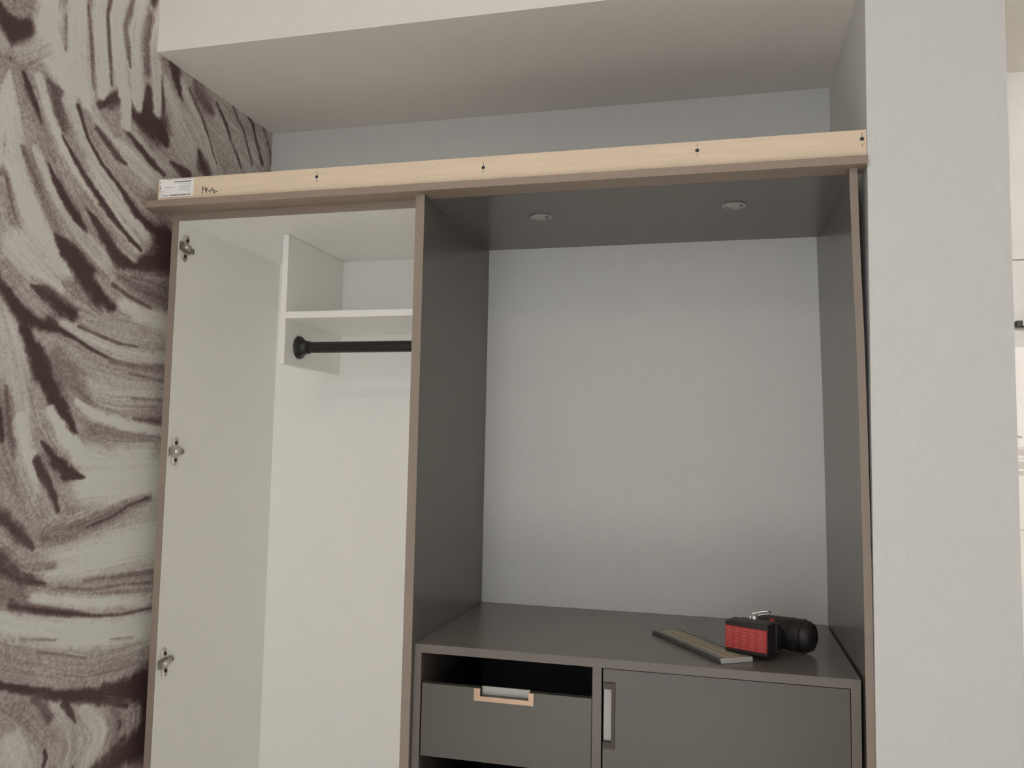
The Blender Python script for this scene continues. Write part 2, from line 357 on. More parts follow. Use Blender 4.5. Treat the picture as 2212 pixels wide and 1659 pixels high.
(0.38,0.5,[(-0.166,1.081,0.005),(-0.064,1.075,0.0052),(0.102,1.067,0.0066)]),
(0.4,0.5,[(-0.247,1.076,0.0063),(-0.139,1.054,0.004),(-0.007,1.048,0.0034),(0.104,1.036,0.0035)]),
(0.45,0.5,[(-0.138,1.041,0.005),(-0.005,1.029,0.0034)]),
(0.86,0.4,[(-0.311,1.063,0.016),(-0.167,1.028,0.0131),(0.07,0.994,0.0147)]),
(0.87,0.25,[(-0.412,1.023,0.0224),(-0.249,0.972,0.0348),(-0.065,0.934,0.0346),(0.114,0.919,0.0332)]),
(0.12,0.45,[(-0.381,1.057,0.0096),(-0.308,1.036,0.0092),(-0.207,1.009,0.0084),(-0.121,0.987,0.0035),(-0.028,0.973,0.0033),(0.11,0.968,0.0031)]),
(0.5,0.5,[(-0.35,0.979,0.0027),(-0.248,0.955,0.0025)]),
(0.5,0.5,[(-0.064,0.917,0.0032),(0.019,0.904,0.0033)]),
(0.53,0.3,[(-0.405,0.944,0.0235),(-0.297,0.897,0.0307),(-0.152,0.844,0.0279),(-0.024,0.834,0.0302),(0.113,0.84,0.022)]),
(0.28,0.5,[(-0.301,0.939,0.0028),(-0.228,0.918,0.0032),(-0.144,0.888,0.0021)]),
(0.5,0.4,[(-0.373,0.837,0.0212),(-0.314,0.792,0.0312),(-0.257,0.733,0.0192)]),
(0.78,0.3,[(-0.356,0.75,0.0293),(-0.331,0.69,0.0422)]),
(0.65,0.3,[(-0.248,0.822,0.0125),(-0.186,0.744,0.0188),(-0.14,0.621,0.0284)]),
(0.74,0.3,[(-0.146,0.767,0.0174),(-0.085,0.7,0.0224),(-0.037,0.584,0.0276)]),
(0.42,0.4,[(-0.035,0.73,0.0228),(-0.006,0.661,0.0185),(0.002,0.602,0.0166)]),
(0.5,0.3,[(0.051,0.734,0.0148),(0.05,0.657,0.022),(0.051,0.557,0.0182)]),
(0.05,0.22,[(-0.401,0.892,0.0079),(-0.32,0.859,0.0105),(-0.226,0.821,0.0144),(-0.105,0.787,0.02),(0.016,0.772,0.0348),(0.118,0.769,0.059)]),
(0.18,0.4,[(-0.297,0.836,0.012),(-0.25,0.777,0.0122)]),
(0.08,0.3,[(-0.207,0.802,0.0112),(-0.168,0.743,0.0041)]),
(0.1,0.35,[(-0.065,0.766,0.0127),(0.012,0.73,0.0087)]),
(0.15,0.5,[(-0.101,0.665,0.0042),(-0.093,0.609,0.0049)]),
(0.12,0.4,[(-0.26,0.705,0.0051),(-0.243,0.662,0.006)]),
(0.1,0.4,[(-0.013,0.7,0.0028),(0.012,0.646,0.0077),(0.018,0.569,0.0076)]),
(0.08,0.4,[(0.079,0.74,0.0157),(0.09,0.669,0.0129)]),
(0.3,0.4,[(0.097,0.618,0.0159),(0.088,0.544,0.0173)])]
# pen marks on the raw board (X, Z)
HAND = [[(-0.0918,2.0921),(-0.0916,2.1022),(-0.0912,2.1138)],[(-0.0906,2.1032),(-0.0869,2.1082),(-0.0839,2.1089)],[(-0.0839,2.1089),(-0.0812,2.1049),(-0.0833,2.0976),(-0.0792,2.1048),(-0.0769,2.1076)],[(-0.0769,2.1076),(-0.0785,2.1014),(-0.0794,2.0943)],[(-0.0589,2.1065),(-0.0685,2.1008),(-0.0729,2.0988),(-0.0693,2.0977),(-0.0669,2.0944)],[(-0.0639,2.0992),(-0.058,2.1006),(-0.053,2.0999),(-0.057,2.0961),(-0.0581,2.093),(-0.052,2.0949),(-0.0447,2.0967)]]

# ------------------------------------------------------------------ room shell
struct(box('floor', XW-0.15, RX1+0.15, RY0-0.15, YD+0.15, -0.1, 0.0, FLOOR), 'grey brown floor of the room', 'floor')
struct(box('ceiling', XW-0.15, RX1+0.15, RY0-0.15, YP, RZ, RZ+0.1, ROOMW), 'white ceiling of the room', 'ceiling')
struct(box('wall_back', XW-0.15, RX1+0.15, YD, YD+0.15, 0.0, RZ+0.1, WALL), 'white wallpapered back wall of the niches', 'wall')
struct(box('wall_header', XW, RX1, YP, YD, ZS, RZ+0.1, CEIL), 'white dropped header above the built-in cupboard', 'wall')
struct(box('wall_partition', XP, XQ, YP, YD, 0.0, ZS, WALL), 'white textured stub wall right of the cupboard', 'wall')
struct(box('wall_right', RX1, RX1+0.15, RY0-0.15, YD, 0.0, RZ, ROOMW), 'white side wall of the room', 'wall')
# rear wall with a window opening
WX0, WX1, WZ0, WZ1 = -0.15, 1.6, 0.35, 2.80
bm = NB()
for a in ((XW-0.15, WX0, 0, RZ), (WX1, RX1+0.15, 0, RZ), (WX0, WX1, 0, WZ0), (WX0, WX1, WZ1, RZ)):
    bm_box(bm, a[0], a[1], RY0-0.15, RY0, a[2], a[3])
struct(obj('wall_rear', bm, ROOMW), 'white rear wall with a wide window', 'wall')
win = thing('window_1', 'wide white framed window in the rear wall', 'window', ((WX0+WX1)/2, RY0-0.1, WZ0)); win['kind'] = 'structure'
for a in ((WX0, WX1, WZ0, WZ0+0.05), (WX0, WX1, WZ1-0.05, WZ1), (WX0, WX0+0.05, WZ0+0.05, WZ1-0.05), (WX1-0.05, WX1, WZ0+0.05, WZ1-0.05), (0.70, 0.75, WZ0+0.05, WZ1-0.05)):
    box('window_frame', a[0], a[1], RY0-0.13, RY0-0.07, a[2], a[3], FRAME, win)
for a in ((WX0+0.05, 0.70), (0.75, WX1-0.05)):
    box('pane', a[0], a[1], RY0-0.103, RY0-0.097, WZ0+0.05, WZ1-0.05, GLASS, win)

# ------------------------------------------------------------------ mural wall: the printed design, evaluated on the wall plane
def mural_tone(y0, y1, z0, z1, step):
    rng = np.random.default_rng(4)
    Y = np.arange(y0, y1+step/2, step); Z = np.arange(z0, z1+step/2, step)
    ny, nz = len(Y), len(Z)
    def vnoise(sy, sz, seed):
        r = np.random.default_rng(seed)
        a = r.random((int((z1-z0)/sz)+4, int((y1-y0)/sy)+4))
        fy = (Y-y0)/sy; fz = (Z-z0)/sz
        iy = fy.astype(int); iz = fz.astype(int); ty = (fy-iy); tz = (fz-iz)
        ty = ty*ty*(3-2*ty); tz = tz*tz*(3-2*tz)
        A = a[np.ix_(iz, iy)]; B = a[np.ix_(iz, iy+1)]; C = a[np.ix_(iz+1, iy)]; D = a[np.ix_(iz+1, iy+1)]
        return (A*(1-ty)+B*ty)*(1-tz)[:, None] + (C*(1-ty)+D*ty)*tz[:, None]
    GY, GZ = np.meshgrid(Y, Z)
    wob = (vnoise(.02, .02, 1)-.5)*.010 + (vnoise(.008, .008, 2)-.5)*.007
    tone = np.full((nz, ny), .56)
    cx = np.zeros((nz, ny)); sx = np.zeros((nz, ny)); ws = np.full((nz, ny), 1e-6)
    for t, soft, pts in STROKES:
        P = np.array(pts)
        pad = P[:, 2].max()*2.2 + .03
        ja, jb = np.searchsorted(Y, P[:, 0].min()-pad), np.searchsorted(Y, P[:, 0].max()+pad)
        ia, ib = np.searchsorted(Z, P[:, 1].min()-pad), np.searchsorted(Z, P[:, 1].max()+pad)
        if jb <= ja or ib <= ia: continue
        gy = GY[ia:ib, ja:jb]; gz = GZ[ia:ib, ja:jb]
        best = np.full(gy.shape, 1e9); bw = np.ones(gy.shape); bc = np.zeros(gy.shape); bs = np.zeros(gy.shape)
        for (ay, az, aw), (by, bz, bwid) in zip(P[:-1], P[1:]):
            dy, dz = by-ay, bz-az; L2 = dy*dy+dz*dz+1e-12
            u = np.clip(((gy-ay)*dy+(gz-az)*dz)/L2, 0, 1)
            d = np.hypot(gy-ay-u*dy, gz-az-u*dz); w = aw+(bwid-aw)*u
            q = d - w*(0.95 if t < .3 else 1.0)
            k = q < best
            best = np.where(k, q, best); bw = np.where(k, w, bw)
            th = math.atan2(dz, dy)
            bc = np.where(k, math.cos(2*th), bc); bs = np.where(k, math.sin(2*th), bs)
        q = best + wob[ia:ib, ja:jb]*np.clip(bw/.02, .12, 1)
        edge = np.maximum(bw*soft*2.0, .0045)
        mk = np.clip(.5 - q/(2*edge), 0, 1); mk = mk*mk*(3-2*mk)
        tone[ia:ib, ja:jb] = tone[ia:ib, ja:jb]*(1-mk) + t*mk
        g = np.exp(-(np.maximum(best, 0)/.02)**2)
        cx[ia:ib, ja:jb] = cx[ia:ib, ja:jb]*(1-.6*g) + bc*g*.6
        sx[ia:ib, ja:jb] = sx[ia:ib, ja:jb]*(1-.6*g) + bs*g*.6
    th = .5*np.arctan2(sx, cx+1e-9)
    vy, vz = np.cos(th), np.sin(th)
    # brush bristles: noise smeared along the stroke direction
    src = rng.random((nz, ny))*1.0 + vnoise(.006, .006, 7)*.5
    src = (src-src.mean())/src.std()
    acc = np.zeros((nz, ny)); n = 0
    JI, II = np.meshgrid(np.arange(ny), np.arange(nz))
    for sgn in (1, -1):
        py, pz = JI.astype(float), II.astype(float); ly, lz = vy*sgn, vz*sgn
        for k in range(26):
            jy = np.clip(py.round().astype(int), 0, ny-1); iz = np.clip(pz.round().astype(int), 0, nz-1)
            acc += src[iz, jy]; n += 1
            cy, cz = vy[iz, jy], vz[iz, jy]; f = np.sign(cy*ly+cz*lz); f[f == 0] = 1
            ly, lz = cy*f, cz*f
            py = py+ly; pz = pz+lz
    acc /= acc.std()
    grain = rng.normal(size=(nz, ny))*.7 + (vnoise(.006, .006, 9)-.5)*2.4
    mid = 1 - np.abs(tone-.5)*1.5
    tone = tone + .052*acc*np.clip(mid+.3, .12, 1) + .065*grain*np.clip(mid, .06, 1)
    tone += (vnoise(.10, .10, 11)-.5)*.08
    tone = .5 + (tone-.47)*1.13
    return Y, Z, np.clip(tone, 0, 1)

CY0, CY1, CZ0, CZ1, STEP = -0.56, 0.60, 0.67, 2.53, 0.003
MY, MZ, MT = mural_tone(CY0, CY1, CZ0, CZ1, STEP)
def spread(lo, c0, c1, hi, fine, coarse):
    a = np.arange(lo, c0-1e-6, coarse); b = np.arange(c0, c1, fine); c = np.arange(c1, hi+1e-6, coarse)
    r = np.concatenate([a, b, c]); r[-1] = hi
    return r
gy = np.concatenate([np.arange(RY0-0.15, -1.3, 0.012), np.arange(-1.3, CY0, 0.006), np.arange(CY0, YD-0.002, STEP), [YD]]); gz = spread(0.0, CZ0, CZ1, RZ, STEP, 0.012)
def fold(v, a, b):
    L = b-a; t = np.mod(v-a, 2*L)
    return a + np.where(t > L, 2*L-t, t)
fy = np.where(gy < -0.48, fold(gy, -0.48, 0.0), gy); fz = fold(gz, CZ0+.02, CZ1-.02)
iy = np.clip(((fy-CY0)/STEP).round().astype(int), 0, len(MY)-1); iz = np.clip(((fz-CZ0)/STEP).round().astype(int), 0, len(MZ)-1)
T = MT[np.ix_(iz, iy)].astype(np.float32)
ny, nz = len(gy), len(gz)
V = np.zeros((nz, ny, 3), np.float32); V[..., 0] = XW; V[..., 1] = gy[None, :]; V[..., 2] = gz[:, None]
idx = np.arange(nz*ny).reshape(nz, ny)
quads = np.stack([idx[:-1, :-1], idx[:-1, 1:], idx[1:, 1:], idx[1:, :-1]], -1).reshape(-1, 4)
# a closed slab: the printed face plus the rim and back of the wall
nb = nz*ny
back = np.array([[XW-0.15, gy[0], gz[0]], [XW-0.15, gy[-1], gz[0]], [XW-0.15, gy[-1], gz[-1]], [XW-0.15, gy[0], gz[-1]]], np.float32)
me = bpy.data.meshes.new('wall_left')
verts = np.concatenate([V.reshape(-1, 3), back])
nq = len(quads)
loops = np.concatenate([quads.reshape(-1), np.array([nb, nb+3, nb+2, nb+1])]).astype(np.int32)
me.vertices.add(len(verts)); me.vertices.foreach_set('co', verts.reshape(-1))
me.loops.add(len(loops)); me.loops.foreach_set('vertex_index', loops)
me.polygons.add(nq+1); me.polygons.foreach_set('loop_start', np.arange(nq+1, dtype=np.int32)*4)
me.update(calc_edges=True)
at = me.attributes.new('tone', 'FLOAT', 'POINT')
at.data.foreach_set('value', np.concatenate([T.reshape(-1), np.full(4, .6, np.float32)]))
mt = bpy.data.materials.new('brush_stroke_mural_print'); mt.use_nodes = True
nt = mt.node_tree; b = nt.nodes['Principled BSDF']; b.inputs['Roughness'].default_value = 0.7
an = nt.nodes.new('ShaderNodeAttribute'); an.attribute_name = 'tone'
tc = nt.nodes.new('ShaderNodeTexCoord')
n1 = nt.nodes.new('ShaderNodeTexNoise'); n1.inputs['Scale'].default_value = 260; n1.inputs['Detail'].default_value = 3
nt.links.new(tc.outputs['Object'], n1.inputs['Vector'])
ma = nt.nodes.new('ShaderNodeMath'); ma.operation = 'MULTIPLY_ADD'; ma.inputs[1].default_value = 0.14; ma.inputs[2].default_value = -0.07
nt.links.new(n1.outputs['Fac'], ma.inputs[0])
ad = nt.nodes.new('ShaderNodeMath'); ad.operation = 'ADD'; ad.use_clamp = True
nt.links.new(an.outputs['Fac'], ad.inputs[0]); nt.links.new(ma.outputs[0], ad.inputs[1])
cr = nt.nodes.new('ShaderNodeValToRGB'); el = cr.color_ramp.elements
el[0].position = 0.04; el[0].color = (0.088, 0.051, 0.050, 1)
el[1].position = 0.92; el[1].color = (0.82, 0.825, 0.775, 1)
for p_, c_ in ((0.30, (0.225, 0.165, 0.16, 1)), (0.55, (0.445, 0.38, 0.36, 1)), (0.72, (0.635, 0.61, 0.565, 1))):
    e = el.new(p_); e.color = c_
nt.links.new(ad.outputs[0], cr.inputs['Fac']); nt.links.new(cr.outputs['Color'], b.inputs['Base Color'])
me.materials.append(mt)
wl = bpy.data.objects.new('wall_left', me); COL.objects.link(wl)
struct(wl, 'left wall papered with a mural of grey white brush strokes on dark brown', 'wall')

# ------------------------------------------------------------------ wardrobe (left unit)
WT = thing('wardrobe', 'open tall wardrobe with white inside, black clothes rail and no door', 'wardrobe', ((X0+XB2)/2, 0.3, 0))
box('side_panel', X0, XA, YW+0.002, YB, 0.0, ZL, WHITE, WT)
box('edge_band', X0, XA, YW, YW+0.002, 0.0, ZL, EDGE, WT)['label'] = 'taupe front edge of the left side panel'
box('side_panel', 0.502, XB-0.0003, YW, YB, 0.0, ZT, WHITE, WT)
box('divider_panel', XB, XB2, 0.0, YD-0.001, 0.0, ZL, TAUPE, WT)['label'] = 'dark taupe divider between wardrobe and open niche'
box('edge_band', XB, XB2, -0.0018, 0.0, 0.0, ZL-0.0002, EDGE, WT)
box('top_panel', XA, 0.502, YW+0.002, YB, ZT, ZL, WHITE, WT)
box('edge_band', XA, XB-0.0003, YW, YW+0.002, ZT, ZL, EDGE, WT)
box('back_panel', XA-0.01, XB-0.0003, YB, YB+0.006, 0.0, ZL, WHITE, WT)
box('bottom_panel', XA, 0.502, YW+0.002, YB, 0.08, 0.10, WHITE, WT)
box('plinth', XA, 0.502, 0.09, 0.108, 0.0, 0.08, PLINTH, WT)
box('partition', 0.0195, 0.0377, 0.2254, YB, 1.6569, ZT-0.0008, WHITE, WT, bevel=0.0006)['label'] = 'short white upright partition'
box('shelf', 0.0377, 0.502, 0.2254, YB, 1.7894, 1.809, WHITE, WT, bevel=0.0006)
RODY, RODZ = 0.3084, 1.7142
rod = obj('clothes_rail', bm_lathe(NB(), [(0, 0.040), (0.0165, 0.040), (0.0165, 0.500), (0, 0.500)], 32, 'x', (0, RODY, RODZ)), BLACK, WT, smooth=True)
fl = [(0, 0.0378), (0.034, 0.0378), (0.035, 0.040), (0.033, 0.046), (0.026, 0.052), (0.021, 0.060), (0.0195, 0.070), (0.0195, 0.073), (0.0168, 0.074), (0, 0.074)]
obj('rail_flange', bm_lathe(NB(), fl, 40, 'x', (0, RODY, RODZ)), BLACK, rod, smooth=True)
fr = [(r, 0.0377+0.5018-h) for r, h in fl]
obj('rail_flange', bm_lathe(NB(), fr, 40, 'x', (0, RODY, RODZ)), BLACK, rod, smooth=True)
# hinge mounting plates on the inner face of the left side panel
def hinge(y, z, ang, flip):
    cx = XA
    R_ = Matrix.Translation((cx, y, z)) @ Matrix.Rotation(ang, 4, 'X') @ Matrix.Diagonal((1.1, 1.15, 1.35, 1))
    bm = NB()
    # cruciform base: narrow wing plate with chamfered ends, waist towards the front edge
    bm_prism(bm, [(-.010, -.026), (.006, -.029), (.009, -.024), (.010, -.011), (.020, -.009), (.020, .009), (.010, .011), (.009, .024), (.006, .029), (-.010, .026), (-.010, .011), (-.022, .009), (-.022, -.009), (-.010, -.011)], 'x', 0.0, 0.0022)
    bm.transform(R_)
    h = obj('hinge_plate', bm, STEEL, WT)
    h['label'] = 'nickel hinge mounting plate screwed to the side panel'
    def sub(name, bm, m, smooth=False):
        bm.transform(R_); return obj(name, bm, m, h, smooth=smooth)
    bm = NB(); bm_prism(bm, [(-.024, .002), (.014, .002), (.017, .006), (.010, .010), (-.018, .010), (-.024, .006)], 'z', -.0065, .0065)
    bm.transform(Matrix(((0, 1, 0, 0), (1, 0, 0, 0), (0, 0, 1, 0), (0, 0, 0, 1))))
    sub('saddle', bm, STEEL)
    sub('cam_screw', bm_lathe(NB(), [(0, .0115), (.0035, .0115), (.0045, .010), (.0045, .002)], 14, 'x', (0, -.006, 0)), CHROME, True)
    sub('end_ring', bm_lathe(NB(), [(.0035, .0022), (.0035, .006), (.0065, .006), (.0065, .0022)], 18, 'x', (0, .024, 0)), STEEL, True)
    for s_ in (-1, 1):
        sub('screw', bm_lathe(NB(), [(0, .0042), (.0022, .0048), (.0038, .0035), (.004, .0022)], 14, 'x', (0, .003, s_*.0175)), BRONZE, True)
        sub('clip_tab', bm_box(NB(), .0022, .0034, -.0108, -.0055, s_*.020-.0075, s_*.020+.0075), CHROME)
hinge(0.0754, 1.9690, math.radians(-8), 1)
hinge(0.0753, 1.3997, math.radians(0), 1)
hinge(0.0768, 0.8307, math.radians(7), 1)

# ------------------------------------------------------------------ open niche surround (top and bowed right side panel)
NS = thing('niche_surround', 'dark taupe top and right side panel framing the open niche', 'cabinet frame', (1.55, 0.3, 0))
obj('top_panel', bm_prism(NB(), [(XB2+0.0003, 0.0452), (1.5358, 0.0452), (1.5322, YD-0.001), (XB2+0.0003, YD-0.001)], 'z', ZL, ZL+0.019), TAUPE, NS)
pf = [(0.0, 1.5554), (0.776, 1.5553), (0.8885, 1.5552), (1.0, 1.5547), (1.1, 1.5543), (1.1937, 1.5536), (1.3106, 1.5519), (1.43, 1.5504), (1.5486, 1.5486), (1.6696, 1.5461), (1.75, 1.5438), (1.8332, 1.5412), (1.9576, 1.5383), (ZL-0.0003, 1.5360)]
pbk = [(0.0, 1.5535), (0.95, 1.5525), (1.1165, 1.5513), (1.2719, 1.5495), (1.6, 1.5440), (1.9654, 1.5345), (ZL, 1.5323)]
TH = 0.0166
bm = NB(); rows = []
bz = [a for a, _ in pbk]; bx = [c for _, c in pbk]
for z, xf in pf:
    xb = float(np.interp(z, bz, bx))
    rows.append([bm.verts.new((xf, 0.0, z)), bm.verts.new((xf+TH, 0.0, z)), bm.verts.new((xb+TH, YD-0.001, z)), bm.verts.new((xb, YD-0.001, z))])
for A, B in zip(rows, rows[1:]):
    for i in range(4):
        bm.faces.new((A[i], A[(i+1) % 4], B[(i+1) % 4], B[i]))
bm.faces.new(list(reversed(rows[0]))); bm.faces.new(rows[-1])
bmesh.ops.recalc_face_normals(bm, faces=bm.faces[:])
obj('side_panel', bm, TAUPE, NS)['label'] = 'slightly bowed dark taupe side panel'
bm = NB(); rows = []
for z, xf in pf:
    rows.append([bm.verts.new((xf, -0.0018, z)), bm.verts.new((xf+TH, -0.0018, z)), bm.verts.new((xf+TH, 0.0, z)), bm.verts.new((xf, 0.0, z))])
for A, B in zip(rows, rows[1:]):
    for i in range(4):
        bm.faces.new((A[i], A[(i+1) % 4], B[(i+1) % 4], B[i]))
bm.faces.new(list(reversed(rows[0]))); bm.faces.new(rows[-1])
bmesh.ops.recalc_face_normals(bm, faces=bm.faces[:])
obj('edge_band', bm, EDGE, NS)
obj('drill_hole', bm_lathe(NB(), [(0, -0.0006), (0.0035, -0.0006), (0.0042, 0.0), (0, 0.0)], 16, 'z', (1.0233, 0.553, ZL)), INK, NS)

# recessed spotlights in the niche top
def spotlight(x, y, label):
    s = thing('recessed_spotlight', label, 'spotlight', (x, y, ZL), 0.0, 'recessed spotlights in the niche top')
    obj('trim_ring', bm_lathe(NB(), [(0.0305, 0.0), (0.031, -0.0012), (0.029, -0.0032), (0.0245, -0.0036), (0.0225, -0.0022), (0.0215, 0.0)], 40, 'z'), LAMPM, s, local=True, smooth=True)
    obj('lens', bm_lathe(NB(), [(0, -0.0020), (0.016, -0.0018), (0.0222, -0.0010), (0.0222, -0.0002), (0, -0.0002)], 32, 'z'), LENS, s, local=True, smooth=True)
    obj('bulb', bm_lathe(NB(), [(0, -0.0038), (0.006, -0.0034), (0.0095, -0.0019), (0.0095, -0.0014), (0, -0.0014)], 24, 'z'), LAMPM, s, local=True, smooth=True)
    bmc = NB(); bm_box(bmc, 0.010, 0.0165, -0.0125, -0.010, -0.0032, -0.0019); bmc.transform(Matrix.Rotation(0.5, 4, 'Z'))
    obj('spring_clip', bmc, INK, s, local=True)
spotlight(0.7845, 0.2494, 'unlit round spotlight in the niche top nearer the wardrobe')
spotlight(1.2947, 0.2351, 'unlit round spotlight in the niche top nearer the right side panel')

# ------------------------------------------------------------------ cornice: taupe lip with raw mounting board
CN = thing('cornice', 'taupe cornice strip with raw wooden board on top of the cupboard', 'cornice', (0.65, 0.0, ZL))
box('lip', XW+0.0008, XP-0.0008, YL, 0.0448, ZL+0.0002, ZB0, LIPM, CN, bevel=0.0008)
brd = box('mounting_board', -0.2300, XP-0.001, -0.0106, 0.0074, ZB0+0.0002, ZB1, RAW, CN, bevel=0.0006)
FY = -0.0106
for x, z, ticks in ((0.2453, 2.1179, (.011, -.010)), (0.6952, 2.1125, (.009, -.010)), (1.2083, 2.1189, (.012, -.012)), (1.5622, 2.1195, (.010, -.014))):
    obj('screw_hole', bm_lathe(NB(), [(0, -0.0004), (0.0030, -0.0004), (0.0042, -0.0002), (0.0046, 0.0)], 16, 'y', (x, FY, z)), INK, brd)
    for t in ticks:
        box('pencil_tick', x-.0006, x+.0006, FY-0.0003, FY, z+t-.003, z+t+.003, PENCIL, brd)
def ribbon(pts, w, y, t=0.0003):
    bm = NB()
    P = [Vector((a, 0, c)) for a, c in pts]; L = []; Rr = []
    for i, p in enumerate(P):
        d = (P[min(i+1, len(P)-1)]-P[max(i-1, 0)]).normalized(); n = Vector((-d.z, 0, d.x))*w/2
        L.append(p+n); Rr.append(p-n)
    F = [(bm.verts.new((v.x, y-t, v.z)), bm.verts.new((u.x, y-t, u.z)), bm.verts.new((u.x, y, u.z)), bm.verts.new((v.x, y, v.z))) for v, u in zip(L, Rr)]
    for A, B in zip(F, F[1:]):
        for i in range(4): bm.faces.new((A[i], A[(i+1) % 4], B[(i+1) % 4], B[i]))
    bm.faces.new(F[0]); bm.faces.new(list(reversed(F[-1])))
    bmesh.ops.recalc_face_normals(bm, faces=bm.faces[:])
    return bm
for pts in HAND:
    obj('pen_stroke', ribbon(pts, 0.0021, FY), PENCIL, brd)
stk = box('sticker', -0.2254, -0.1195, FY-0.0005, FY, 2.0885, 2.1385, PAPER, CN)
stk['label'] = 'white printed delivery sticker'
SY = FY-0.0005
def pr(x0, x1, z0, z1, m_): box('print_line', x0, x1, SY-0.0002, SY, z0, z1, m_, stk)
pr(-0.180, -0.1275, 2.1290, 2.1312, INK)
pr(-0.205, -0.1225, 2.1365, 2.1372, INK)
pr(-0.2100, -0.1810, 2.1155, 2.1163, INK)
pr(-0.2170, -0.2030, 2.1040, 2.1046, PALEINK)
for i in range(5):
    pr(-0.165, -0.1260-0.004*(i % 2), 2.1235-0.0042*i, 2.1245-0.0042*i, PALEINK)
pr(-0.150, -0.130, 2.1030, 2.1038, PALEINK)
pr(-0.218, -0.196, 2.0925, 2.0945, PALEINK)
rnd = random.Random(3)
x = -0.191
while x < -0.1285:
    w = rnd.choice((.0009, .0014, .0022)); pr(x, x+w, 2.0920, 2.0955, INK); x += w+rnd.choice((.0007, .0011, .0016))
for i, z in enumerate((2.0975, 2.1050, 2.1125, 2.1195, 2.1290)):
    box('print_line', -0.2252, -0.2215+0.001*(i % 2), SY-0.0002, SY, z, z+.004, YELLOW if i != 2 else INK, stk)

# ------------------------------------------------------------------ low cabinet under the niche
K0, K1, KY, KB = 0.5417, 1.5487, 0.0153, YD-0.002
LC = thing('low_cabinet', 'low taupe cabinet with worktop, half-open drawer bay and door', 'cabinet', ((K0+K1)/2, 0.3, 0))
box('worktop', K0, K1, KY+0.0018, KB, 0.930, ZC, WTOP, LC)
box('edge_band', K0, K1, KY, KY+0.0018, 0.930, ZC, EDGE2, LC)
for a, b_ in ((K0, 0.5601), (0.9758, 0.9967), (1.5286, K1)):
    box('upright_panel', a, b_, KY+0.0018, KB-0.01, 0.0, 0.930, TAUPE, LC)
    box('edge_band', a, b_, KY, KY+0.0018, 0.0, 0.930, EDGE2, LC)
box('back_panel', 0.5601, 1.5286, KB-0.012, KB-0.004, 0.08, 0.930, SHADEBOX, LC)
box('bottom_panel', 0.5601, 0.9758, KY+0.004, KB-0.012, 0.08, 0.098, TAUPE, LC)
box('bottom_panel', 0.9967, 1.5286, KY+0.03, KB-0.012, 0.08, 0.098, TAUPE, LC)
box('plinth', 0.5601, 0.9758, 0.07, 0.085, 0.0, 0.08, PLINTH, LC)
def drawer(z0, z1):
    n0, n1, nz_ = 0.7090, 0.8290, z1-0.0170
    d = obj('drawer', bm_prism(NB(), [(0.5640, z0), (0.9742, z0), (0.9742, z1), (n1, z1), (n1, nz_), (n0, nz_), (n0, z1), (0.5640, z1)], 'y', KY+0.0005, KY+0.019), FRONT, LC)
    # copper coloured cup pull round the notch
    a0, a1, zb = 0.6954, 0.8400, z1-0.0280
    obj('handle', bm_prism(NB(), [(a0, zb), (a1, zb), (a1, z1+.0006), (n1-.0015, z1+.0006), (n1-.0015, nz_), (n0+.0015, nz_), (n0+.0015, z1+.0006), (a0, z1+.0006)], 'y', KY-0.0045, KY+0.0004), BRASS, d)
    obj('handle_cup', bm_box(NB(), n0+.0018, n1-.0018, KY+0.0125, KY+0.0165, nz_+.0002, z1+.0024), FILM, d)['label'] = 'pale grey film inside the pull'
    box('drawer_side', 0.566, 0.580, KY+0.0192, 0.50, z0+0.01, z1-0.02, SHADEBOX, d)
    box('drawer_side', 0.958, 0.972, KY+0.0192, 0.50, z0+0.01, z1-0.02, SHADEBOX, d)
    box('drawer_back', 0.580, 0.958, 0.486, 0.50, z0+0.01, z1-0.02, SHADEBOX, d)
    box('drawer_base', 0.580, 0.958, KY+0.0192, 0.486, z0+0.01, z0+0.020, SHADEBOX, d)
    return d
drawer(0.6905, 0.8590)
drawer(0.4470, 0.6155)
D0, D1, DZ0, DZ1 = 1.0005, 1.5270, 0.085, 0.9283
h0, h1, hx = 0.7670, 0.8858, 1.0212
dr = obj('door', bm_prism(NB(), [(D0, DZ0), (D1, DZ0), (D1, DZ1), (D0, DZ1), (D0, h1), (hx, h1), (hx, h0), (D0, h0)], 'y', KY+0.0005, KY+0.019), FRONT, LC)
obj('handle', bm_prism(NB(), [(D0+.0002, 0.7536), (1.0278, 0.7536), (1.0278, 0.8985), (D0+.0002, 0.8985), (D0+.0002, h1-.001), (hx-.001, h1-.001), (hx-.001, h0+.001), (D0+.0002, h0+.001)], 'y', KY-0.0045, KY+0.0004), BRONZE, dr)
obj('handle_cup', bm_box(NB(), D0+.0012, hx-.0012, KY+0.0060, KY+0.0120, h0+.0012, h1-.0012), FILM, dr)['label'] = 'pale grey film inside the pull'

